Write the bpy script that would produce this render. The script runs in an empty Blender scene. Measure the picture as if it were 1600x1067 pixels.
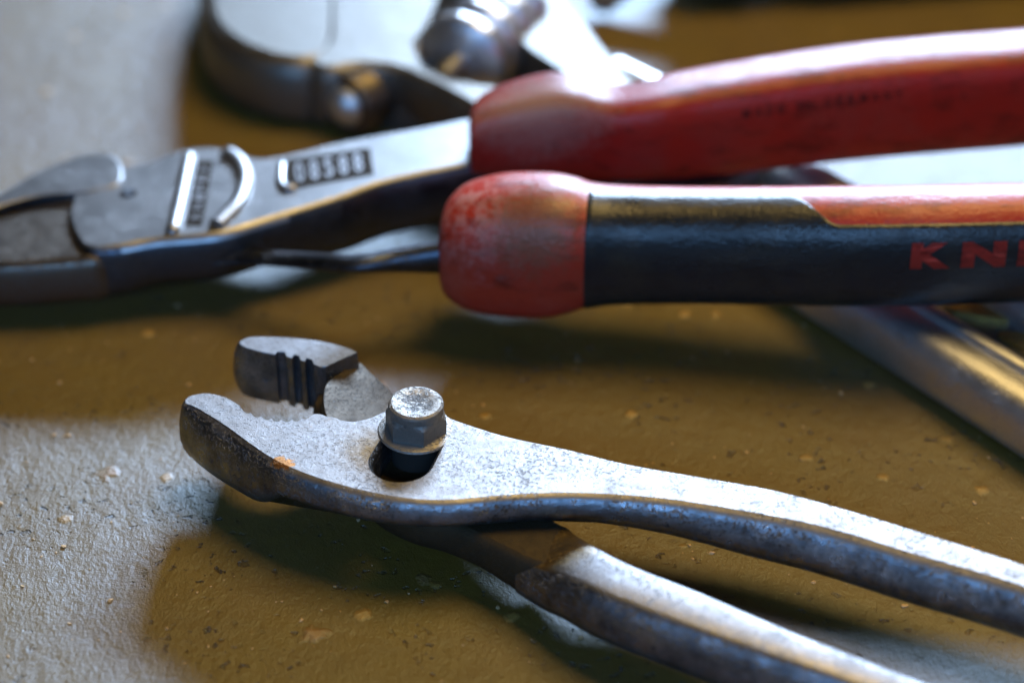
import bpy, bmesh, math, random
from mathutils import Vector, Matrix
random.seed(7)
S = 0.001                      # everything below is written in millimetres
scn = bpy.context.scene
COL = scn.collection
R = math.radians

# ------------------------------------------------------------------ camera
PITCH = R(35); DIST = 345.0; LENS = 70.0
F = LENS / 36 * 1600
CP = Vector((0, -DIST * math.cos(PITCH), DIST * math.sin(PITCH)))
FW = Vector((0, math.cos(PITCH), -math.sin(PITCH))); UP = Vector((0, math.sin(PITCH), math.cos(PITCH)))
FOCUS = 297.0                  # depth of the pivot bolt
cd = bpy.data.cameras.new('camera'); cam = bpy.data.objects.new('camera', cd); COL.objects.link(cam)
cam.location = CP * S; cam.rotation_euler = (math.pi / 2 - PITCH, 0, 0)
cd.lens = LENS; cd.sensor_width = 36; cd.clip_start = 0.01; cd.clip_end = 30
cd.dof.use_dof = True; cd.dof.focus_distance = 0.001 * FOCUS; cd.dof.aperture_fstop = 9.0
scn.camera = cam

# ------------------------------------------------------------------ world and lamps
w = bpy.data.worlds.new('World'); scn.world = w; w.use_nodes = True
bg = w.node_tree.nodes['Background']; bg.inputs[0].default_value = (0.50, 0.40, 0.28, 1); bg.inputs[1].default_value = 0.03

def area(name, az, el, dist, size, size_y, power, col, target=(0, 0, 0)):
    """az: degrees clockwise from straight ahead (+Y); el: elevation"""
    l = bpy.data.lights.new(name, 'AREA'); l.shape = 'RECTANGLE'; l.size = size; l.size_y = size_y
    l.energy = power; l.color = col
    o = bpy.data.objects.new(name, l); COL.objects.link(o)
    d = Vector((math.sin(R(az)) * math.cos(R(el)), math.cos(R(az)) * math.cos(R(el)), math.sin(R(el))))
    t = Vector(target); o.location = t + d * dist
    o.rotation_euler = (-d).to_track_quat('-Z', 'Y').to_euler()
    return o
area('window_light', 14, 24.5, 1.5, 0.66, 0.16, 58, (0.52, 0.71, 1.0))
area('warm_bench_light', 40, 77, 0.5, 0.20, 0.30, 2.1, (1.0, 0.68, 0.24), (0.07, -0.01, 0))
area('blue_side_light', 186, 32, 1.1, 0.9, 0.13, 5.5, (0.22, 0.50, 1.0))
vs = scn.view_settings; vs.view_transform = 'Standard'; vs.look = 'None'; vs.exposure = 0; vs.gamma = 1
vs.use_curve_mapping = False

# ------------------------------------------------------------------ helpers
def plane(a, b=0.0, c=0.0): return (a, b, c)
def un(px, py, pl):
    """point of the plane z = a + b x + c y that is seen at this pixel of the photograph"""
    if not isinstance(pl, tuple): pl = (pl, 0, 0)
    d = FW * F + Vector((1, 0, 0)) * (px - 800) - UP * (py - 533.5)
    a, b, c = pl
    t = (a + b * CP.x + c * CP.y - CP.z) / (d.z - b * d.x - c * d.y)
    return CP + d * t
def scale_at(p): return F / ((p - CP).dot(FW))          # pixels per mm
def smooth_mesh(me, ang):
    me.shade_smooth(); me.set_sharp_from_angle(angle=R(ang))
    for p in me.polygons:
        if len(p.vertices) > 6: p.use_smooth = False
def mkobj(name, bm, mats, parent=None, smooth=40, recalc=True):
    if recalc: bmesh.ops.recalc_face_normals(bm, faces=bm.faces[:])
    me = bpy.data.meshes.new(name); bm.to_mesh(me); bm.free()
    me.transform(Matrix.Scale(S, 4))
    if not isinstance(mats, (list, tuple)): mats = [mats]
    for m in mats: me.materials.append(m)
    if smooth:
        smooth_mesh(me, smooth)
    o = bpy.data.objects.new(name, me); COL.objects.link(o)
    if parent: o.parent = parent; o.matrix_parent_inverse = parent.matrix_world.inverted()
    return o
def empty(name, loc, label, cat, group=None):
    o = bpy.data.objects.new(name, None); COL.objects.link(o); o.location = Vector(loc) * S; o.empty_display_size = 0.01
    o['label'] = label; o['category'] = cat
    if group: o['group'] = group
    bpy.context.view_layer.update()
    return o
def catmull(pts, n=6, closed=False):
    out = []; N = len(pts)
    rng = range(N) if closed else range(N - 1)
    for i in rng:
        if closed: p0, p1, p2, p3 = pts[i - 1], pts[i], pts[(i + 1) % N], pts[(i + 2) % N]
        else: p0, p1, p2, p3 = pts[max(i - 1, 0)], pts[i], pts[i + 1], pts[min(i + 2, N - 1)]
        for k in range(n):
            t = k / n
            out.append(tuple(0.5 * (2 * b + (c - a) * t + (2 * a - 5 * b + 4 * c - d) * t * t + (3 * b - a - 3 * c + d) * t ** 3)
                             for a, b, c, d in zip(p0, p1, p2, p3)))
    if not closed: out.append(tuple(pts[-1]))
    return out
PROF = [(-0.35, 0.0), (0.0, 0.012), (0.38, 0.045), (0.78, 0.13), (1.03, 0.28), (1.12, 0.52), (1.05, 0.74), (0.75, 0.92), (0.2, 1.0)]
PROF2 = [(-0.35, 0.0), (0.0, 0.012), (0.4, 0.035), (0.85, 0.10), (1.25, 0.21), (1.58, 0.36), (1.78, 0.54), (1.78, 0.66), (1.4, 0.84), (0.5, 1.0)]
def plate(bm, pts, pl, prof=PROF, off=1.3):
    """pts: closed list of (px, py, thickness, side weight) on the top plane; a forged plate with rounded sides"""
    P = [un(p[0], p[1], pl) for p in pts]
    keep = [i for i in range(len(P)) if (P[i] - P[i - 1]).length > 0.05]
    P = [P[i] for i in keep]; T = [pts[i][2] for i in keep]; W = [pts[i][3] for i in keep]
    n = len(P); area2 = sum(P[i - 1].x * P[i].y - P[i].x * P[i - 1].y for i in range(n)); sg = 1 if area2 > 0 else -1
    nor = []
    for i in range(n):
        e = (P[(i + 1) % n] - P[i - 1]); nv = Vector((e.y, -e.x, 0)) * sg
        nor.append(nv.normalized() if nv.length > 0 else Vector((0, 0, 0)))
    rings = []
    for o, d in prof:
        rings.append([bm.verts.new(P[i] + nor[i] * (o * off * (W[i] if o > 0 else 0.35)) - Vector((0, 0, d * T[i]))) for i in range(n)])
    for a, b in zip(rings, rings[1:]):
        for i in range(n):
            bm.faces.new((a[i - 1], a[i], b[i], b[i - 1]))
    bm.faces.new(rings[0]); bm.faces.new(rings[-1][::-1])
def loft(bm, rings, closed_ring=True, caps=True):
    V = [[bm.verts.new(p) for p in r] for r in rings]; n = len(V[0])
    fs = []
    for a, b in zip(V, V[1:]):
        for i in range(n if closed_ring else n - 1):
            j = (i + 1) % n
            fs.append(bm.faces.new((a[i], a[j], b[j], b[i])))
    if caps and closed_ring:
        bm.faces.new(V[0][::-1]); bm.faces.new(V[-1])
    return fs
def lathe(bm, prof, origin, axis, n=48, hexr=None):
    """prof: (radius, height) pairs along axis"""
    q = Vector(axis).normalized().to_track_quat('Z', 'Y')
    rings = []
    for k, (r, h) in enumerate(prof):
        rr = []
        for i in range(n):
            a = 2 * math.pi * i / n
            r2 = r if not hexr else hexr(k, a, r)
            rr.append(Vector(origin) + q @ Vector((math.cos(a) * r2, math.sin(a) * r2, h)))
        rings.append(rr)
    loft(bm, rings)
def shade_sides(o, mat, lim=0.72):  # faces not turned upward take a darker material, as painted shade
    o.data.materials.append(mat); k = len(o.data.materials) - 1
    for p in o.data.polygons:
        if p.normal.z < lim: p.material_index = k
def boolean(o, cutbm, op='DIFFERENCE'):
    bmesh.ops.recalc_face_normals(cutbm, faces=cutbm.faces[:])
    me = bpy.data.meshes.new('cut'); cutbm.to_mesh(me); cutbm.free(); me.transform(Matrix.Scale(S, 4))
    c = bpy.data.objects.new('cut', me); COL.objects.link(c)
    m = o.modifiers.new('b', 'BOOLEAN'); m.object = c; m.operation = op; m.solver = 'EXACT'
    bpy.context.view_layer.update()
    dg = bpy.context.evaluated_depsgraph_get()
    nm = bpy.data.meshes.new_from_object(o.evaluated_get(dg)); o.modifiers.clear()
    old = o.data; nm.name = old.name; o.data = nm; bpy.data.meshes.remove(old)
    smooth_mesh(nm, 40)
    bpy.data.objects.remove(c); bpy.data.meshes.remove(me)
def prism(bm, P, z0, z1):
    a = [bm.verts.new((p.x, p.y, z0)) for p in P]; b = [bm.verts.new((p.x, p.y, z1)) for p in P]; n = len(P)
    for i in range(n): bm.faces.new((a[i - 1], a[i], b[i], b[i - 1]))
    bm.faces.new(a[::-1]); bm.faces.new(b)

# ------------------------------------------------------------------ materials
class N:
    def __init__(s, name):
        s.m = bpy.data.materials.new(name); s.m.use_nodes = True; s.t = s.m.node_tree
        s.b = s.t.nodes['Principled BSDF']; s.tc = s.new('ShaderNodeTexCoord')
    def new(s, ty, **kw):
        n = s.t.nodes.new(ty)
        for k, v in kw.items(): setattr(n, k, v)
        return n
    def l(s, a, b): s.t.links.new(a, b)
    def co(s, scale=(1, 1, 1), rot=(0, 0, 0)):
        mp = s.new('ShaderNodeMapping'); mp.inputs['Scale'].default_value = scale; mp.inputs['Rotation'].default_value = rot
        s.l(s.tc.outputs['Object'], mp.inputs[0]); return mp.outputs[0]
    def noise(s, scale, detail=4, rough=0.55, co=None, out='Fac'):
        n = s.new('ShaderNodeTexNoise'); n.inputs['Scale'].default_value = scale; n.inputs['Detail'].default_value = detail
        n.inputs['Roughness'].default_value = rough; s.l(co or s.tc.outputs['Object'], n.inputs['Vector']); return n.outputs[out]
    def vor(s, scale, co=None, out='Distance'):
        n = s.new('ShaderNodeTexVoronoi'); n.inputs['Scale'].default_value = scale
        s.l(co or s.tc.outputs['Object'], n.inputs['Vector']); return n.outputs[out]
    def ramp(s, f, stops):
        r = s.new('ShaderNodeValToRGB'); e = r.color_ramp.elements
        while len(e) < len(stops): e.new(0.5)
        for x, (p, c) in zip(e, stops):
            x.position = p; x.color = (c, c, c, 1) if not isinstance(c, tuple) else (*c, 1)
        s.l(f, r.inputs[0]); return r.outputs[0]
    def mix(s, f, a, b, mode='MIX'):
        m = s.new('ShaderNodeMix', data_type='RGBA', blend_type=mode)
        for sock, v in ((m.inputs[0], f), (m.inputs[6], a), (m.inputs[7], b)):
            if isinstance(v, (int, float)): sock.default_value = v
            elif isinstance(v, tuple): sock.default_value = (*v, 1)
            else: s.l(v, sock)
        return m.outputs[2]
    def math(s, op, a, b=0.0, c=None):
        m = s.new('ShaderNodeMath', operation=op)
        for i, v in enumerate((a, b) if c is None else (a, b, c)):
            if isinstance(v, (int, float)): m.inputs[i].default_value = v
            else: s.l(v, m.inputs[i])
        return m.outputs[0]
    def bump(s, h, dist, strength=1.0, nrm=None):
        b = s.new('ShaderNodeBump'); b.inputs['Strength'].default_value = strength; b.inputs['Distance'].default_value = dist
        s.l(h, b.inputs['Height'])
        if nrm: s.l(nrm, b.inputs['Normal'])
        return b.outputs[0]
    def spot(s, c, r, soft=0.5, wob=0.0):
        """1 inside a ball (mm) with a ragged rim"""
        v = s.new('ShaderNodeVectorMath', operation='DISTANCE'); s.l(s.tc.outputs['Object'], v.inputs[0])
        v.inputs[1].default_value = [x * S for x in c]
        d = v.outputs['Value']
        if wob: d = s.math('ADD', d, s.math('MULTIPLY', s.math('SUBTRACT', s.noise(900, 3), 0.5), wob * S))
        mr = s.new('ShaderNodeMapRange'); s.l(d, mr.inputs[0]); mr.inputs[1].default_value = r * S * (1 - soft); mr.inputs[2].default_value = r * S
        mr.inputs[3].default_value = 1; mr.inputs[4].default_value = 0; mr.clamp = True; return mr.outputs[0]
    def set(s, **kw):
        for k, v in kw.items():
            k = k.replace('_', ' ')
            if isinstance(v, (int, float)): s.b.inputs[k].default_value = v
            elif isinstance(v, tuple): s.b.inputs[k].default_value = (*v, 1)
            else: s.l(v, s.b.inputs[k])
        return s.m

def steel(name, wearamt=0.18, light=(0.62, 0.62, 0.64), dark=(0.16, 0.15, 0.14), rough=(0.32, 0.55), pits=0.5, stains=None, bump=0.00006, metallic=1.0, extra=None):
    n = N(name)
    big = n.noise(110, 5, 0.65); fine = n.noise(2100, 4, 0.7); pit = n.vor(1300)
    big2 = n.noise(260, 6, 0.65)
    wear = n.ramp(big2, [(0.35, 0.0), (0.75, 1.0)])
    col = n.mix(n.math('MULTIPLY', wear, wearamt), light, dark)
    spk = n.math('MULTIPLY', n.ramp(fine, [(0.54, 0.0), (0.62, 1.0)]), n.ramp(big, [(0.36, 0.15), (0.60, 1.0)]))
    col = n.mix(n.math('MULTIPLY', spk, pits), col, dark)
    nb = n.noise(420, 5, 0.7)
    rust = n.ramp(nb, [(0.62, 0.0), (0.72, 1.0)])
    col = n.mix(n.math('MULTIPLY', rust, 0.30), col, (0.20, 0.12, 0.05))
    if extra: col = extra(n, col)
    rg = n.new('ShaderNodeMapRange'); n.l(big2, rg.inputs[0]); rg.inputs[1].default_value = 0.25; rg.inputs[2].default_value = 0.75
    rg.inputs[3].default_value = rough[0]; rg.inputs[4].default_value = rough[1]
    metal = n.math('SUBTRACT', metallic, n.math('MULTIPLY', spk, 0.7 * pits))
    h = n.math('ADD', n.math('MULTIPLY', fine, 0.6), n.math('MULTIPLY', spk, -0.8))
    h = n.math('ADD', h, n.math('MULTIPLY', n.noise(500, 3), 0.9))
    nr = n.bump(h, bump, 1.0)
    return n.set(Base_Color=col, Metallic=metal, Roughness=rg.outputs[0], Normal=nr)

CHIP = un(442, 729, 15.4)
def chip(n, col):
    col = n.mix(n.math('MULTIPLY', n.spot(un(590, 705, 16.0), 7, 0.8, 5), 0.95), col, (0.15, 0.09, 0.03))
    col = n.mix(n.spot(CHIP, 1.6, 0.3, 7.0), col, (0.42, 0.20, 0.07))
    return col
def bolt_grime(n, col):
    c = un(650, 675, 15.5) + Vector((0, 0, 5.5))
    k = n.math('MULTIPLY', n.spot(c, 3.3, 0.5, 2.5), n.ramp(n.noise(750, 4, 0.7), [(0.44, 0.0), (0.52, 1.0)]))
    return n.mix(n.math('MULTIPLY', k, 0.9), col, (0.035, 0.03, 0.028))
def grime2(n, col):
    col = n.mix(n.math('MULTIPLY', n.spot(un(570, 625, 11), 13, 0.4, 5), 0.85), col, (0.07, 0.045, 0.02))
    return n.mix(n.math('MULTIPLY', n.spot(un(850, 850, 11), 9, 0.5, 6), 0.8), col, (0.22, 0.14, 0.03))
M_slip = steel('worn_plier_steel', wearamt=0.25, light=(0.30, 0.292, 0.292), dark=(0.09, 0.085, 0.08), rough=(0.40, 0.58), pits=0.55, bump=0.00009, extra=chip)
M_slip2 = steel('worn_plier_steel_rear', wearamt=0.4, light=(0.24, 0.235, 0.24), dark=(0.07, 0.065, 0.06), rough=(0.36, 0.58), pits=0.75, extra=grime2)
M_neck = steel('grimy_brown_steel', wearamt=0.6, light=(0.060, 0.042, 0.020), dark=(0.02, 0.015, 0.008), rough=(0.5, 0.68), pits=0.8, bump=0.0001, metallic=0.5)
M_side_shade = steel('forged_side_shade', wearamt=0.85, light=(0.34, 0.35, 0.38), dark=(0.03, 0.03, 0.03), rough=(0.22, 0.46), pits=0.9, bump=0.00016)  # dark flank steel; shade of the plier sides put into its colour
M_rim = steel('bright_rim_steel', light=(0.75, 0.76, 0.78), rough=(0.36, 0.5), pits=0.3, bump=0.00003)
M_bolt = steel('bolt_steel', metallic=0.6, light=(0.30, 0.285, 0.26), dark=(0.06, 0.05, 0.04), rough=(0.34, 0.55), pits=0.9, bump=0.0002, extra=bolt_grime)
M_chrome = steel('satin_chrome', wearamt=0.3, light=(0.38, 0.38, 0.385), rough=(0.34, 0.46), pits=0.2, bump=0.00002)
M_jaw = steel('dark_jaw_steel', light=(0.14, 0.12, 0.10), rough=(0.3, 0.5), pits=0.5)
M_lever_shade = steel('blued_lever_and_side_shade', light=(0.07, 0.08, 0.10), rough=(0.28, 0.42), pits=0.4)  # blued rear lever; also the shade painted on the far pliers' sides
M_wrench = steel('wrench_chrome', light=(0.21, 0.20, 0.18), rough=(0.40, 0.54), pits=0.4)
M_mark = steel('bright_mark_steel', light=(0.85, 0.86, 0.9), rough=(0.35, 0.45), pits=0.1, bump=0.00001)
M_worm = steel('screw_steel', light=(0.78, 0.78, 0.80), rough=(0.26, 0.38), pits=0.3)
M_dark = N('dark_stamp').set(Base_Color=(0.035, 0.033, 0.03), Roughness=0.9, Specular_IOR_Level=0.1)
M_gold = steel('brassy_stain_steel', light=(0.60, 0.40, 0.12), rough=(0.35, 0.5), pits=0.5)

def rubber(name, base, dirt, rough=0.45, dirt_amt=0.6, spec=0.5, grime=None):
    n = N(name)
    a = n.noise(90, 6, 0.7); b = n.noise(1200, 3, 0.7); c = n.noise(260, 5, 0.7, n.co((0.35, 1, 1)))
    col = n.mix(n.math('MULTIPLY', n.ramp(a, [(0.45, 0.0), (0.72, 1.0)]), dirt_amt), base, dirt)
    col = n.mix(n.math('MULTIPLY', n.ramp(c, [(0.52, 0.0), (0.64, 1.0)]), 0.75), col, tuple(x * 0.35 for x in base))
    if grime: col = grime(n, col)
    h = n.math('ADD', n.math('MULTIPLY', b, 0.5), n.math('MULTIPLY', c, 1.0))
    rg = n.new('ShaderNodeMapRange'); n.l(c, rg.inputs[0]); rg.inputs[1].default_value = 0.3; rg.inputs[2].default_value = 0.7
    rg.inputs[3].default_value = rough - 0.08; rg.inputs[4].default_value = rough + 0.14
    return n.set(Base_Color=col, Roughness=rg.outputs[0], Specular_IOR_Level=spec, Normal=n.bump(h, 0.00022, 1.0))
def collar_grime_and_highlight(n, col):
    worn = n.ramp(n.noise(330, 5, 0.75), [(0.46, 0.0), (0.56, 1.0)])
    col = n.mix(n.math('MULTIPLY', n.spot(un(755, 330, 26), 13, 0.7, 8), n.math('MULTIPLY', worn, 0.8)), col, (0.50, 0.22, 0.20))
    col = n.mix(n.math('MULTIPLY', n.spot(un(835, 350, 27), 10, 0.6, 9), 0.75), col, (0.17, 0.09, 0.05))
    return n.mix(n.math('MULTIPLY', n.spot(un(800, 420, 26), 5.5, 0.8, 5), 0.8), col, (0.16, 0.03, 0.07))  # purple highlight of the blue light, painted into the red
def back_grime(n, col):
    worn = n.ramp(n.noise(250, 5, 0.75), [(0.44, 0.0), (0.56, 1.0)])
    col = n.mix(n.math('MULTIPLY', n.spot(un(830, 150, 35), 17, 0.5, 8), 0.85), col, (0.30, 0.20, 0.17))
    return n.mix(n.math('MULTIPLY', n.spot(un(770, 250, 28), 13, 0.6, 8), n.math('MULTIPLY', worn, 0.6)), col, (0.20, 0.04, 0.07))
M_red = rubber('red_grip_rubber', (0.42, 0.035, 0.018), (0.40, 0.12, 0.09), 0.34, 0.45, grime=collar_grime_and_highlight)
M_redb = rubber('red_grip_rubber_far', (0.27, 0.014, 0.009), (0.20, 0.04, 0.03), 0.36, 0.6, spec=0.3, grime=back_grime)
M_black = rubber('black_grip_rubber', (0.010, 0.013, 0.016), (0.045, 0.036, 0.018), 0.29, 0.6)
M_letter = rubber('red_letters', (0.60, 0.05, 0.03), (0.3, 0.03, 0.02), 0.5, 0.3)
M_faint = N('faded_print').set(Base_Color=(0.10, 0.012, 0.010), Roughness=0.5)

# table: brown-ochre paint, glossy and lumpy, with pits and pale grit
n = N('painted_bench_top')
a = n.noise(22, 5, 0.6); b = n.noise(160, 6, 0.65); f = n.noise(900, 5, 0.75)
col = n.mix(n.ramp(a, [(0.35, 0.0), (0.68, 1.0)]), (0.165, 0.105, 0.010), (0.150, 0.090, 0.020))
col = n.mix(n.math('MULTIPLY', n.ramp(b, [(0.4, 0.0), (0.75, 1.0)]), 0.6), col, (0.13, 0.08, 0.012))
col = n.mix(n.math('MULTIPLY', n.ramp(f, [(0.6, 0.0), (0.72, 1.0)]), 0.5), col, (0.035, 0.024, 0.010))
vd = n.vor(95); vc = n.vor(95, out='Color')
sep = n.new('ShaderNodeSeparateColor'); n.l(vc, sep.inputs[0])
dd = n.math('ADD', vd, n.math('MULTIPLY', n.math('SUBTRACT', n.noise(600, 3), 0.5), 0.16))
spot = n.math('MULTIPLY', n.ramp(dd, [(0.07, 1.0), (0.13, 0.0)]), n.ramp(sep.outputs[0], [(0.36, 0.0), (0.42, 1.0)]))
col = n.mix(n.math('MULTIPLY', spot, 0.6), col, (0.50, 0.30, 0.07))
vd2 = n.vor(33); sep2 = n.new('ShaderNodeSeparateColor'); n.l(n.vor(33, out='Color'), sep2.inputs[0])
dd2 = n.math('ADD', vd2, n.math('MULTIPLY', n.math('SUBTRACT', n.noise(420, 3), 0.5), 0.13))
sp2 = n.math('MULTIPLY', n.ramp(dd2, [(0.035, 1.0), (0.075, 0.0)]), n.ramp(sep2.outputs[1], [(0.45, 0.0), (0.5, 1.0)]))
col = n.mix(n.math('MULTIPLY', sp2, 0.8), col, (0.36, 0.22, 0.09))
h = n.math('ADD', n.math('MULTIPLY', n.noise(60, 4), 1.5), n.math('MULTIPLY', n.noise(330, 6, 0.75, n.co((1, 0.6, 1), (0, 0, 0.5))), 1.1))
h = n.math('ADD', h, n.math('MULTIPLY', n.noise(1700, 4, 0.7), 0.25))
h = n.math('ADD', h, n.math('MULTIPLY', spot, 0.5)); h = n.math('ADD', h, n.math('MULTIPLY', sp2, 0.9))
pits = n.math('MULTIPLY', n.ramp(n.noise(560, 3, 0.6), [(0.33, 1.0), (0.40, 0.0)]), n.ramp(n.noise(55, 4, 0.6), [(0.48, 0.0), (0.62, 1.0)]))
h = n.math('SUBTRACT', h, n.math('MULTIPLY', pits, 1.1))
col = n.mix(n.math('MULTIPLY', pits, 0.8), col, (0.03, 0.022, 0.012))
M_table = n.set(Base_Color=col, Roughness=0.45, IOR=1.9, Specular_IOR_Level=0.5, Specular_Tint=(0.66, 0.84, 1.0), Normal=n.bump(h, 0.00042, 1.0))

# ------------------------------------------------------------------ bench top
bm = bmesh.new()
bmesh.ops.create_cube(bm, size=1, matrix=Matrix.Translation((0, 150, -15)) @ Matrix.Diagonal((1500, 1200, 30, 1)))
bmesh.ops.bevel(bm, geom=bm.edges[:], offset=3, segments=3, affect='EDGES')
t = mkobj('bench_top', bm, M_table, smooth=30); t['kind'] = 'structure'

# ------------------------------------------------------------------ slip joint pliers
ZT = 16.0
slip = empty('slip_joint_pliers', un(650, 700, 0), 'worn grey steel slip joint pliers with open jaws and hex pivot bolt, in front', 'pliers')
# front half: jaw, joint plate and long handle, traced on its flat top
upper = [(290, 631, 10, .9), (289, 624, 10, .6), (300, 617, 10, .3), (322, 614, 10, .1), (346, 618, 10, .0), (362, 625, 10, 0), (374, 633, 10, 0)]
upper = catmull(upper, 4)
tx = 376.0; ty = 637.0
base = [(376, 637), (392, 646), (408, 651), (424, 654.5), (440, 656), (456, 656), (472, 654), (486, 648)]
teeth = []
for i in range(len(base) - 1):
    (x0, y0), (x1, y1) = base[i], base[i + 1]
    for k, dy in enumerate((0, 3.4, 4.4, 3.4)):
        tt = k / 4; teeth.append((x0 + (x1 - x0) * tt, y0 + (y1 - y0) * tt + (dy - 1.5), 10 - 4.5 * max(0, (x0 - 400) / 90) * 0, 0))
grip_edge = catmull([(490, 646, 10, 0), (500, 646, 10, 0), (512, 650, 9, 0), (524, 652, 7, 0), (532, 656, 6, 0), (544, 658, 5, 0), (556, 658, 5, 0), (580, 652, 5, 0), (604, 642, 5, .2), (640, 637, 5, .3), (680, 645, 5, .3), (730, 663, 5, .3),
    (796, 683, 5, .4), (886, 702, 6, .4), (981, 725, 7, .5), (1094, 745, 8, .5), (1206, 765, 8, .5), (1319, 795, 8, .5), (1431, 829, 8, .5), (1600, 882, 8, .5), (1760, 938, 8, .5), (1850, 975, 8, .6), (1890, 1010, 8, .8)], 8)
low = catmull([(1880, 1040, 8, 1), (1830, 1030, 8, 1), (1740, 975, 8, 1.2), (1600, 916, 8.4, 1.4), (1431, 866, 8.4, 1.4), (1290, 824, 8.2, 1.4), (1178, 801, 7.6, 1.3), (1037, 779, 6, 1.1), (902, 770, 4.8, .95), (800, 773, 4.6, .9), (700, 781, 4.6, .9),
    (640, 779, 4.8, .9), (580, 769, 5, 1), (520, 754, 5.2, 1), (470, 737, 5.4, 1.1), (444, 726, 5.6, 1.15)], 8)
jaw = catmull([(432, 720, 6.6, 1.2), (420, 713, 8.2, 1.25), (406, 704, 9.4, 1.35), (386, 690, 10.2, 1.5), (350, 664, 10.6, 1.7), (318, 644, 10.6, 1.5), (300, 634, 10.2, 1.2)], 6)
bm = bmesh.new(); plate(bm, upper + teeth + grip_edge + low + jaw, ZT, PROF2, off=0.95)
front = mkobj('front_lever', bm, M_slip, slip)
c1 = un(650, 680, ZT); c2 = un(627, 721, ZT)
bm = bmesh.new()
def slot_pts(ra, rb):
    d = (c2 - c1).normalized(); a0 = math.atan2(d.y, d.x); P = []
    for i in range(25):
        a = a0 + math.pi / 2 + math.pi * i / 24; P.append(c1 + Vector((math.cos(a), math.sin(a), 0)) * ra)
    for i in range(25):
        a = a0 - math.pi / 2 + math.pi * i / 24; P.append(c2 + Vector((math.cos(a), math.sin(a), 0)) * rb)
    return P
rr = []
for z, e in ((5, 0), (ZT - 1.3, 0), (ZT - 0.5, 0.25), (ZT, 0.75), (ZT + 0.6, 1.6)):
    rr.append([Vector((p.x, p.y, z)) for p in slot_pts(4.0 + e, 4.1 + e)])
loft(bm, rr); boolean(front, bm)
shade_sides(front, M_side_shade)
# rear half: jaw, joint plate under the front half, handle
bm = bmesh.new()
tj = 9.6
jt = catmull([(509, 573, tj, 0), (535, 561, tj, 0), (558, 551, tj, .2)], 3) + catmull([(556, 549, tj, .3), (537, 541, tj, .4), (492, 531, tj, .5), (436, 526, tj, .6), (395, 526, tj, .8), (378, 531, tj, 1), (374, 537, tj, .9), (384, 543, tj, .5), (404, 549, tj, .1), (424, 553, tj, 0)], 6)
gx = [(430, 554), (434, 549.5), (444, 550), (447, 557), (456, 560), (459, 554), (466, 555.5), (469, 562.5), (476, 565), (479, 559.5), (487, 562), (490, 569.5), (500, 573)]
jt += [(x, y, tj, 0) for x, y in gx]
plate(bm, jt, ZT, PROF2, off=0.8)
# lever carrying the jaw (lower level)
ZB = 10.8
lev = catmull([(500, 610, 6, .3), (540, 590, 6, .3), (575, 590, 6, .5), (600, 612, 6, .5), (650, 640, 6, .6), (720, 690, 6, .6), (790, 760, 6, .5), (862, 812, 6.5, .4), (893, 830, 7, .3), (905, 862, 7, .3)], 6)
lev += catmull([(872, 886, 7.4, 1.0), (820, 868, 7, 1.0), (756, 836, 6, 1.0), (700, 812, 6, 1), (640, 795, 6, 1), (585, 765, 6, .6), (560, 720, 6, .5), (520, 672, 6, .4), (500, 652, 6, .3), (492, 630, 6, .3)], 6)
bl = bmesh.new(); plate(bl, lev, ZB, PROF2, off=0.85)
nk = catmull([(508, 604, 5, .3), (535, 580, 5, .3), (560, 566, 5, .3), (578, 582, 5, .4), (604, 606, 5, .5), (628, 640, 5, .3), (590, 664, 5, .3), (540, 664, 5, .3), (510, 650, 5, .3)], 5, True)
plate(bl, nk, plane(11.2 + 0.34 * un(612, 640, 11.2).x, -0.34), PROF2, off=0.8)
mkobj('joint_plate', bl, M_neck, slip)
# handle as a loft: flat top, crease, rounded side
st = [(838, 806, 812, 868, 9.8, 6.6), (880, 822, 850, 885, 10.8, 7.6), (925, 850, 893, 898, 12.6, 8.6), (992, 884, 952, 924, 13.4, 9.4), (1094, 924, 1056, 964, 13.4, 9.6), (1206, 972, 1166, 1004, 13.2, 9.6),
      (1319, 1017, 1275, 1042, 13, 9.4), (1459, 1070, 1420, 1094, 12.6, 9.2), (1600, 1125, 1560, 1145, 12.2, 9), (1760, 1190, 1730, 1205, 11.8, 9), (1860, 1235, 1835, 1250, 11.5, 8.5), (1890, 1258, 1880, 1264, 11, 6)]
rings = []
for (ux, uy, lx, ly, z, T) in catmull(st, 6):
    U = un(ux, uy, z); L = un(lx, ly, z); d = (L - U); wd = d.length; dn = d.normalized(); Z = Vector((0, 0, 1))
    sec = [U + dn * 0.0 + Z * -0.25, U + dn * 0.4, U + dn * wd * 0.3 + Z * 0.12, U + dn * wd * 0.6 + Z * 0.1, L - dn * 0.3, L + dn * 0.5 - Z * T * .035, L + dn * 1.2 - Z * T * .11, L + dn * 1.9 - Z * T * .24,
           L + dn * 2.35 - Z * T * .4, L + dn * 2.5 - Z * T * .58, L + dn * 1.9 - Z * T * .8, L + dn * 0.3 - Z * T * .95, L - dn * .8 - Z * T, U + dn * .9 - Z * T, U - dn * .3 - Z * T * .9, U - dn * .6 - Z * T * .6, U - dn * .5 - Z * T * .25]
    rings.append(sec)
loft(bm, rings)
shade_sides(mkobj('rear_lever', bm, M_slip2, slip), M_side_shade)
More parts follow.
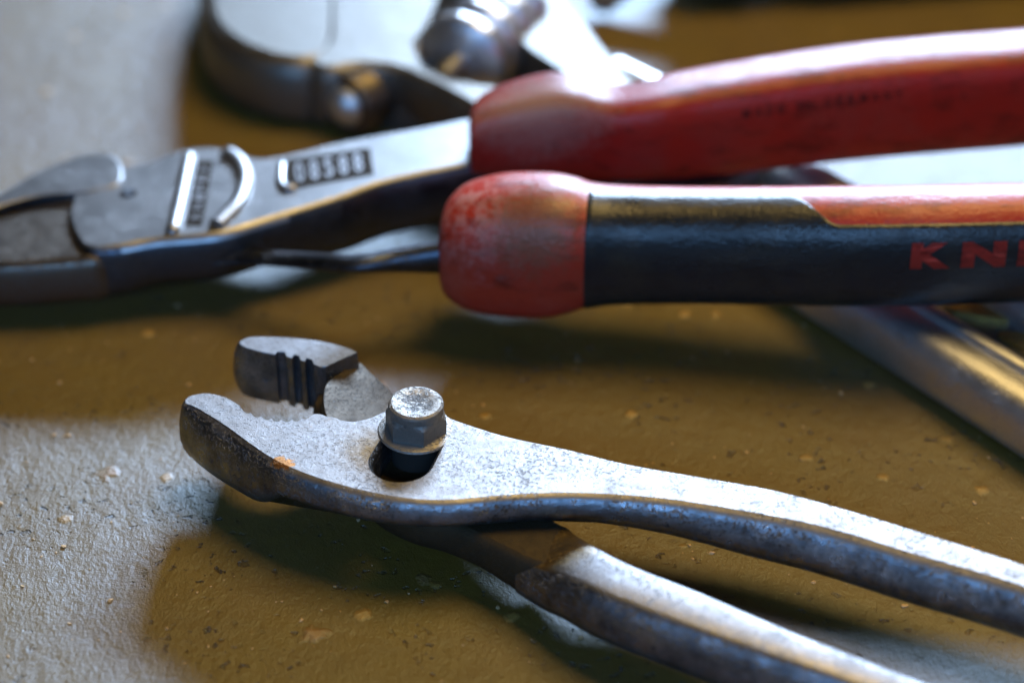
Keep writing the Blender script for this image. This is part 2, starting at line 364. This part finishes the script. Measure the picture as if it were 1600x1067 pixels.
# bolt
bolt_o = un(650, 675, ZT - 0.5)
bax = (0.03, -0.02, 1)
bm = bmesh.new()
lathe(bm, [(5.1, -0.1), (5.6, 0.1), (5.75, 0.35), (5.6, 0.62), (4.9, 0.78), (4.3, 0.86)], bolt_o, bax, 56)
washer = mkobj('washer', bm, M_bolt, slip)
bm = bmesh.new()
def hx(k, a, r):
    a = a + R(10)
    m = (a % (math.pi / 3)) - math.pi / 6
    h = 1 / math.cos(m) * 4.1
    ap = [1, 1, 1, 1, .9, .3, 0, 0, 0, 0, 0, 0, 0][k]
    return min(r, h) * ap + r * (1 - ap) if ap < 1 else min(r, h)
lathe(bm, [(4.6, 0.6), (4.82, 0.9), (4.82, 2.9), (4.6, 3.5), (4.25, 3.9), (4.1, 4.2), (4.15, 5.2), (4.05, 5.5), (3.7, 5.75), (3.1, 5.78), (2.5, 5.62), (1.6, 5.42), (0.3, 5.38)], bolt_o, bax, 72, hx)
bmesh.ops.triangulate(bm, faces=[f_ for f_ in bm.faces if len(f_.verts) > 4])
bolt = mkobj('pivot_bolt', bm, M_bolt, slip, smooth=18)
bm = bmesh.new(); lathe(bm, [(3.9, -16), (3.9, -0.2)], bolt_o, (0, 0, 1), 32); mkobj('bolt_shank', bm, M_dark, slip)
bm = bmesh.new(); lathe(bm, [(5.5, -14.9), (5.8, -14.5), (5.8, -11.6), (5.4, -11.2)], bolt_o, (0, 0, 1), 6); mkobj('nut', bm, M_bolt, slip)

# ------------------------------------------------------------------ red and black handled pliers
ktool = empty('long_handled_pliers', un(700, 420, 0), 'chrome headed pliers with two thick red and black rubber handles, resting across the wrench', 'pliers')
PL = plane(19.5, 0.06, 0.0)
def PLo(d): return (PL[0] + d, PL[1], PL[2])
bm = bmesh.new()
head = catmull([(118, 304, 10, .3), (150, 292, 10, .3), (180, 268, 10, .4), (202, 260, 9.5, .5), (232, 255, 9.5, .6), (270, 239, 9.5, .8), (305, 232, 9.5, .8), (337, 231, 9.5, .8), (375, 240, 9.5, .6), (405, 248, 9.5, .5), (450, 242, 9.5, .5), (525, 224, 11.5, .5), (600, 210, 11.5, .5), (680, 196, 11.5, .5), (770, 178, 11.5, .5)], 6)
head += catmull([(775, 246, 11.5, .9), (735, 252, 11.5, 1), (600, 281, 11.5, 1), (525, 307, 11.5, 1), (412, 341, 9.5, 1), (337, 362, 9.5, 1), (244, 371, 9.5, 1), (188, 381, 10, 1), (140, 384, 10, .8), (118, 360, 10, .5), (111, 330, 10, .4)], 6)
plate(bm, head, PL, off=1.4)
o = mkobj('front_lever', bm, M_chrome, ktool); shade_sides(o, M_lever_shade, 0.55)  # sides of the head darkened, shade put into the colour
bm = bmesh.new(); lathe(bm, [(1.5, -9), (1.5, -.3), (2.2, 1)], un(199, 303, PL), (0, 0, 1), 20); boolean(o, bm)
# upper and lower jaw
bm = bmesh.new()
uj = catmull([(-90, 345, 8, .5), (-40, 322, 8, .5), (0, 303, 8, .5), (56, 270, 8, .6), (112, 247, 8, .7), (150, 240, 8, .8), (172, 242, 8, .8), (188, 258, 8, .6), (186, 285, 8, .4), (150, 296, 8, .3), (120, 301, 8, .2), (60, 306, 8, .1), (0, 322, 8, .1), (-60, 345, 8, .2), (-100, 355, 8, .4)], 5)
plate(bm, uj, PLo(0.3), off=1.3)
shade_sides(mkobj('upper_jaw', bm, M_chrome, ktool), M_lever_shade, 0.5)
bm = bmesh.new()
lj = catmull([(-90, 380, 9, .6), (-60, 362, 9, .2), (0, 338, 9, .1), (60, 322, 9, .1), (112, 314, 9, .1), (150, 320, 9, .1), (190, 350, 9, .5), (160, 394, 9, .9), (110, 402, 9, 1), (50, 407, 9, 1), (0, 410, 9, 1), (-60, 410, 9, 1), (-95, 400, 9, .8)], 5)
plate(bm, lj, PLo(-1.2), off=1.4)
mkobj('lower_jaw', bm, M_jaw, ktool)
# raised ridges and stamped fields on the head
def ridge(pts, r, pl, name, mat, par, lift=0.35):
    bm = bmesh.new(); P = [un(x, y, pl) for x, y in catmull(pts, 6)]; rings = []
    for i, p in enumerate(P):
        tdir = (P[min(i + 1, len(P) - 1)] - P[max(i - 1, 0)]).normalized(); s_ = Vector((tdir.y, -tdir.x, 0)).normalized()
        k = 0.25 if i in (0, len(P) - 1) else 1
        rings.append([p + s_ * math.cos(a) * r * k + Vector((0, 0, math.sin(a) * r * .8 * k + lift - r * .3)) for a in [2 * math.pi * j / 12 for j in range(12)]])
    loft(bm, rings); return mkobj(name, bm, mat, par, 60)
ridge([(297, 240), (288, 285), (278, 330), (269, 366)], 1.3, PL, 'ridge', M_chrome, ktool, .5)
ridge([(352, 238), (374, 254), (383, 282), (372, 318), (352, 340), (337, 354)], 1.6, PL, 'ridge', M_chrome, ktool, .5)
def field(corners, pl, name, mat, par, th=0.25):
    bm = bmesh.new(); P = [un(x, y, pl) for x, y in corners]
    a = [bm.verts.new(p + Vector((0, 0, th))) for p in P]; b = [bm.verts.new(p - Vector((0, 0, .5))) for p in P]
    for i in range(len(P)): bm.faces.new((a[i - 1], a[i], b[i], b[i - 1]))
    bm.faces.new(a); bm.faces.new(b[::-1]); return mkobj(name, bm, mat, par, 30)
field([(309, 252), (333, 252), (316, 352), (290, 352)], PL, 'stamp_field', M_dark, ktool, .12)
field([(438, 252), (578, 232), (584, 272), (446, 298)], PL, 'stamp_field', M_dark, ktool, .12)

def glyph(ch, bold=0.02):
    """mesh triangles of one character of the built-in font, normalised to a unit box"""
    cu = bpy.data.curves.new('g', 'FONT'); cu.body = ch; cu.offset = bold; cu.resolution_u = 4
    o = bpy.data.objects.new('g', cu); COL.objects.link(o); bpy.context.view_layer.update()
    me = bpy.data.meshes.new_from_object(o.evaluated_get(bpy.context.evaluated_depsgraph_get()))
    bm = bmesh.new(); bm.from_mesh(me)
    bpy.data.objects.remove(o); bpy.data.curves.remove(cu); bpy.data.meshes.remove(me)
    bmesh.ops.remove_doubles(bm, verts=bm.verts[:], dist=1e-4)
    xs = [v.co.x for v in bm.verts]; ys = [v.co.y for v in bm.verts]
    x0, x1, y0, y1 = min(xs), max(xs), min(ys), max(ys)
    for v in bm.verts: v.co = ((v.co.x - x0) / max(x1 - x0, 1e-6), (v.co.y - y0) / (y1 - y0), 0)
    for k in range(1, 8):
        bmesh.ops.bisect_plane(bm, geom=bm.verts[:] + bm.edges[:] + bm.faces[:], plane_co=(0, k / 8, 0), plane_no=(0, 1, 0))
    return bm
def letters(items, fn, name, mat, par, th=0.2, bold=0.02):
    """items: (char, u0, u1, v0, v1); fn maps (u, v) to a point and a normal"""
    out = bmesh.new()
    for ch, u0, u1, v0, v1 in items:
        g = glyph(ch, bold); mp = {}
        for v in g.verts:
            p, nn = fn(u0 + (u1 - u0) * v.co.x, v0 + (v1 - v0) * v.co.y)
            mp[v.index] = out.verts.new(p + nn * th)
        for f_ in g.faces:
            try: out.faces.new([mp[v.index] for v in f_.verts])
            except ValueError: pass
        g.free()
    ext = bmesh.ops.extrude_face_region(out, geom=out.faces[:])
    return out, ext
def quadmap(q, pl):
    def fn(u, v):
        a = Vector(q[0]).lerp(Vector(q[1]), u); b = Vector(q[3]).lerp(Vector(q[2]), u); c = a.lerp(b, v)
        return un(c.x, c.y, pl), Vector((0, 0, 1))
    return fn
# characters run along the stamp fields
bm, e = letters([(c, i / 5 + .03, (i + 1) / 5 - .05, 0, 1) for i, c in enumerate('08588')], quadmap([(460, 288), (574, 268), (570, 240), (456, 258)], PL), 'x', None, None, .3)
mkobj('stamped_number', bm, M_mark, ktool, 0, False)
bm, e = letters([(c, i / 6 + .02, (i + 1) / 6 - .04, 0, 1) for i, c in enumerate('KNIPEX')], quadmap([(313, 346), (328, 258), (313, 258), (298, 346)], PL), 'x', None, None, .3)
mkobj('stamped_lettering', bm, M_mark, ktool, 0, False)
ridge([(441, 256), (439, 275), (441, 290), (449, 296), (462, 293)], .9, PL, 'ridge', M_chrome, ktool, .4)

# thin rear lever running to the near handle
st = [(250, 413, 4, 9.5), (300, 407, 5, 10), (370, 401, 7, 11.5), (430, 404, 8, 13), (500, 409, 10, 15), (560, 412, 12, 17), (620, 406, 19, 17), (690, 402, 26, 17.5), (760, 398, 28, 18)]
rings = []
P = [(un(x, y, z), h) for x, y, h, z in catmull(st, 5)]
for i, (p, h) in enumerate(P):
    k = h / scale_at(p); hh = k * 1.0
    sec = []
    for j in range(16):
        a = 2 * math.pi * j / 16; ca, sa = math.cos(a), math.sin(a)
        sec.append(p + Vector((0, ca * 2.2, sa * hh * 1.05)))
    rings.append(sec)
bm = bmesh.new(); loft(bm, rings); mkobj('rear_lever', bm, M_lever_shade, ktool, 50)

class Grip:
    def __init__(s, st, depth=0.85, e=0.9):
        s.st = catmull(st, 8); s.pts = []
        for x, yt, yb, z in s.st:
            c = un(x, (yt + yb) / 2, z); r = (yb - yt) / 2 / scale_at(c); s.pts.append((x, c, r))
        s.depth = depth; s.e = e
        sup = 0                                   # so that the outline, seen from above at about 33 degrees, keeps the traced width
        for k in range(180):
            a = R(k); ca, sa = math.cos(a), math.sin(a)
            sup = max(sup, abs(-math.copysign(abs(ca) ** e, ca) * depth * math.sin(R(33)) + abs(sa) ** e * 1.02 * math.cos(R(33))))
        s.pts = [(x, c, r / sup) for x, c, r in s.pts]
    def at(s, px, th, out=0.0):
        """th: 0 = towards camera horizontally, 90 = up"""
        for i in range(len(s.pts) - 1):
            if s.pts[i + 1][0] >= px: break
        a, b = s.pts[i], s.pts[i + 1]; t = (px - a[0]) / (b[0] - a[0]) if b[0] != a[0] else 0
        t = min(max(t, 0), 1)
        c = a[1].lerp(b[1], t); r = a[2] + (b[2] - a[2]) * t
        ax = (s.pts[min(i + 44, len(s.pts) - 1)][1] - s.pts[max(i - 44, 0)][1]).normalized()
        side = Vector((ax.y, -ax.x, 0)).normalized(); up = Vector((0, 0, 1))
        ca, sa = math.cos(R(th)), math.sin(R(th))
        ce = math.copysign(abs(ca) ** s.e, ca); se = math.copysign(abs(sa) ** s.e, sa)
        n_ = (side * ca + up * sa).normalized()
        return c + side * ce * (r * s.depth) + up * se * r * 1.02 + n_ * out, n_
    def body(s, bm, n=64):
        rings = [[s.at(x, 360 * j / n)[0] for j in range(n)] for x, c, r in s.pts]
        loft(bm, rings)
    def patch(s, bm, x0, x1, th0, th1, out, nx=60, nt=24):
        """th0/th1 are functions of px; a skin just proud of the grip, with rims"""
        rings = []
        for i in range(nx + 1):
            x = x0 + (x1 - x0) * i / nx; a, b = th0(x), th1(x); row = []
            for j in range(nt + 1):
                th = a + (b - a) * j / nt
                k = out if 0 < j < nt and 0 < i < nx else -0.3
                row.append(s.at(x, th, k)[0])
            rings.append(row)
        loft(bm, rings, closed_ring=False)
# near grip: red with black inlay
g2 = Grip([(689, 345, 425, 17), (692, 328, 445, 17), (700, 310, 462, 17), (720, 290, 478, 17.2), (745, 279, 488, 17.4), (790, 270, 495, 17.8), (855, 270, 498, 18.4), (895, 277, 490, 18.8), (925, 286, 480, 19), (980, 290, 474, 19.4), (1100, 292, 473, 20.4), (1300, 291, 476, 22.5), (1450, 289, 475, 23.5), (1600, 286, 470, 24), (1800, 285, 462, 25), (2000, 290, 450, 25), (2100, 300, 430, 25), (2125, 330, 400, 25)], e=0.85)
bm = bmesh.new(); g2.body(bm); grip2 = mkobj('grip', bm, M_red, ktool, 60)
grip2['label'] = 'red grip with black inlay and red lettering'
def top_edge(x):
    t = min(max((x - 1225) / 75, 0), 1); t = t * t * (3 - 2 * t); return 92 - 42 * t
bm = bmesh.new(); g2.patch(bm, 914, 1990, lambda x: -75, top_edge, 0.28, 150, 30); mkobj('grip_inlay', bm, M_black, grip2, 60)
def g2map(u, v): return g2.at(u, v, 0.3)
its = [('K', 1411, 1472), ('N', 1488, 1556), ('I', 1574, 1596), ('P', 1614, 1676), ('E', 1694, 1750), ('X', 1766, 1832)]
bm, e = letters([(c, a, b, 3, 27) for c, a, b in its], g2map, 'x', None, None, .12, 0.07)
mkobj('grip_lettering', bm, M_letter, grip2, 0, False)
# far grip: plain red
g1 = Grip([(733, 186, 262, 21.3), (738, 168, 274, 21.3), (752, 150, 280, 21.3), (795, 130, 284, 21.6), (862, 114, 285, 22.4), (910, 122, 284, 23), (955, 134, 283, 23.4), (1020, 124, 281, 24), (1100, 105, 277, 24), (1334, 69, 250, 26), (1600, 46, 228, 27), (1850, 30, 205, 28), (2020, 30, 190, 28), (2060, 60, 160, 28)], e=0.55)
bm = bmesh.new(); g1.body(bm); grip1 = mkobj('grip', bm, M_redb, ktool, 60)
grip1['label'] = 'plain dark red grip behind'
def g1map(u, v): return g1.at(u, v, 0.02)
its = []; x = 1146
for c in 'MADE IN GERMANY':
    if c == ' ': x += 12; continue
    wd = 6 if c == 'I' else 14; its.append((c, x, x + wd - 2, 12, 24)); x += wd + 4
bm, e = letters(its, g1map, 'x', None, None, .03)
mkobj('grip_print', bm, M_faint, grip1, 0, False)

# ------------------------------------------------------------------ adjustable wrench
wr = empty('adjustable_wrench', un(800, 190, 0), 'big chrome adjustable wrench with knurled screw, lying under the red handles', 'wrench')
ZW = 15.0
bm = bmesh.new()
body = catmull([(522, -140, 15, .5), (523, -60, 15, .2), (522, 20, 15, .2), (518, 66, 15, .3), (492, 94, 15, .8), (515, 103, 12, 1), (560, 96, 8, 1), (615, 100, 8, 1), (670, 122, 12, 1), (720, 148, 15, 1), (800, 192, 15, 1), (870, 232, 15, 1), (960, 290, 15, 1), (1050, 345, 14, 1)], 6)
body += catmull([(1180, 243, 14, .6), (1090, 190, 15, .6), (1040, 158, 15, .6), (985, 126, 15, .8), (945, 80, 15, .8), (915, 40, 15, .8), (880, -5, 15, .8), (830, -60, 15, .8), (740, -120, 15, .8), (640, -165, 15, .8)], 6)
plate(bm, body, ZW, off=1.8)
wb = mkobj('wrench_body', bm, M_wrench, wr)
win = [(700, -45), (682, 0), (670, 32), (643, 68), (660, 106), (745, 133), (800, 140), (850, 128), (884, 112), (832, 78), (790, 38), (765, 0), (745, -40)]
bm = bmesh.new(); loft(bm, [[Vector((un(x, y, ZW).x, un(x, y, ZW).y, -3)) for x, y in win], [un(x, y, ZW) + Vector((0, 0, 3)) for x, y in win]]); boolean(wb, bm)
# handle: two round rims and a sunk web
def rim(pts, r, rz, z, name):
    bm = bmesh.new(); P = [un(x, y, z) for x, y in catmull(pts, 6)]; rings = []
    for i, p in enumerate(P):
        td = (P[min(i + 1, len(P) - 1)] - P[max(i - 1, 0)]).normalized(); sd = Vector((td.y, -td.x, 0)).normalized()
        k = .4 if i == len(P) - 1 else 1
        rings.append([p + sd * math.copysign(abs(math.cos(a)) ** .8, math.cos(a)) * r * k + Vector((0, 0, math.copysign(abs(math.sin(a)) ** .8, math.sin(a)) * rz * k)) for a in [2 * math.pi * j / 24 for j in range(24)]])
    loft(bm, rings); return mkobj(name, bm, M_rim, wr, 60)
rim([(860, 195), (1000, 275), (1140, 360), (1270, 443), (1420, 537), (1600, 652), (1850, 812), (2150, 1000)], 4.6, 5.6, 6.0, 'handle_rim')
rim([(960, 130), (1100, 200), (1250, 290), (1400, 378), (1600, 498), (1850, 645), (2150, 820)], 3.6, 5.5, 8.5, 'handle_rim')
rim([(880, 165), (1010, 228), (1130, 300), (1300, 402), (1420, 480), (1600, 588), (1850, 745), (2150, 930)], 1.9, 2.6, 9.6, 'handle_ridge')
bm = bmesh.new()
web = [(880, 185), (1300, 450), (1600, 640), (2150, 1040), (2190, 990), (2160, 830), (1600, 510), (1250, 300), (980, 150)]
a = [bm.verts.new(un(x, y, 8.5)) for x, y in web]; b = [bm.verts.new(Vector((v.co.x, v.co.y, 3))) for v in a]
for i in range(len(web)): bm.faces.new((a[i - 1], a[i], b[i], b[i - 1]))
bm.faces.new(a); bm.faces.new(b[::-1]); mkobj('handle_web', bm, M_wrench, wr, 30)
# raised mark in the sunk web
bm = bmesh.new()
for pts in ([(1478, 478), (1520, 466), (1560, 478), (1590, 500), (1560, 497), (1520, 490)], [(1560, 520), (1600, 520), (1650, 545), (1640, 556), (1600, 540)]):
    P = [un(x, y, 9.5) for x, y in catmull(pts, 4, True)]
    a = [bm.verts.new(p) for p in P]; b = [bm.verts.new(p - Vector((0, 0, 1.5))) for p in P]
    for i in range(len(P)): bm.faces.new((a[i - 1], a[i], b[i], b[i - 1]))
    bm.faces.new(a)
mkobj('raised_mark', bm, M_gold, wr, 30)
# movable jaw
bm = bmesh.new()
mj = catmull([(516, -140, 15, .2), (517, -60, 15, .2), (516, 20, 15, .2), (511, 64, 15, .3), (484, 87, 15, 1), (430, 83, 15, 1.3), (375, 61, 15, 1.5), (343, 32, 15, 1.5), (333, -5, 15, 1.3), (332, -60, 15, 1.2), (345, -120, 15, 1), (400, -160, 15, 1), (470, -170, 15, 1)], 6, True)
plate(bm, mj, ZW + 0.6, off=2.4)
mkobj('movable_jaw', bm, M_wrench, wr)
# slide channel and pin, pointing to the camera-left
ax = (un(760, 40, 7) - un(540, 165, 7)).normalized(); sl = un(538, 166, 7.0)
bm = bmesh.new(); lathe(bm, [(5.2, 0), (6.4, 0), (6.9, .6), (6.9, 30), (5.2, 30), (5.2, 0.3)], sl, ax, 40); mkobj('slide_channel', bm, M_jaw, wr)
bm = bmesh.new(); lathe(bm, [(0.4, -2.6), (2.4, -2.2), (4.0, -.9), (4.7, 0.8), (4.7, 28)], sl, ax, 32); mkobj('slide_pin', bm, M_rim, wr)
# knurled screw
bm = bmesh.new(); prof = [(1, 0)]
for k in range(4):
    h0 = k * 7.2
    prof += [(4.8, h0 + .05), (5.6, h0 + .6), (9.0, h0 + 1.2), (9.7, h0 + 2.0), (9.7, h0 + 3.6), (9.0, h0 + 4.4), (5.6, h0 + 5.0), (4.8, h0 + 5.6)]
prof += [(1, 29)]
s0 = un(714, 100, 12.5); s1 = un(802, 18, 12.5)
lathe(bm, prof, s0 - (s1 - s0).normalized() * 0, (s1 - s0), 56, lambda k, a, r: r * (1 + (0.012 * math.sin(40 * a) if r > 9 else 0)))
mkobj('knurled_screw', bm, M_worm, wr, 50)
bm = bmesh.new(); lathe(bm, [(2.6, -8), (2.6, 34)], s0, (s1 - s0), 20); mkobj('screw_pin', bm, M_chrome, wr)

# ------------------------------------------------------------------ tool behind: steel end reaches the picture, unseen handle added to block window light
sd = empty('light_blocker_tool', un(1000, -30, 0), 'out of focus bright steel tool end at the top edge, behind the red handles, with an unseen handle added to block light', 'light_blocker_tool')
p0 = un(935, 4, 4.0); p1 = un(1040, -88, 13.0); d_ = p1 - p0
bm = bmesh.new(); lathe(bm, [(0.5, -2), (3.2, 0), (3.6, 2), (3.6, d_.length + 10)], p0, d_, 24); mkobj('shaft', bm, M_wrench, sd)
bm = bmesh.new(); hd = un(1900, -165, 15) - p1  # handle out of view, added to keep window light off the bench
lathe(bm, [(4, 0), (9, 1), (12, 5), (13.5, 14), (12, 24), (14.5, 36), (15, 60), (15, 90), (12, 104), (5, 108)], p1, Vector((hd.x, hd.y, 0)), 36, lambda k, a, r: r * (1 + .05 * math.cos(6 * a)))
mkobj('handle', bm, M_black, sd, 60)

# ------------------------------------------------------------------ grit on the bench
n = N('pale_grit'); M_grit = n.set(Base_Color=n.mix(n.noise(400, 2), (0.50, 0.30, 0.08), (0.45, 0.36, 0.26)), Roughness=0.6)
bm = bmesh.new()
for i in range(420):
    p = un(random.uniform(-60, 1680), random.uniform(430, 1120) if i % 4 else random.uniform(0, 430), 0); r = random.choice((.1, .14, .18, .24, .34)) * random.uniform(.7, 1.2)
    q = bmesh.ops.create_icosphere(bm, subdivisions=1, radius=r, matrix=Matrix.Translation((p.x, p.y, r * .25)) @ Matrix.Rotation(random.uniform(0, 6), 4, 'Z') @ Matrix.Diagonal((random.uniform(.8, 1.8), 1, .5, 1)))
    for v in q['verts']: v.co += Vector([random.uniform(-.3, .3) * r for _ in range(3)]) * .8
g = mkobj('grit', bm, M_grit, None, 0); g['kind'] = 'stuff'; g['label'] = 'pale grit and paint crumbs scattered over the brown bench top'; g['category'] = 'grit'
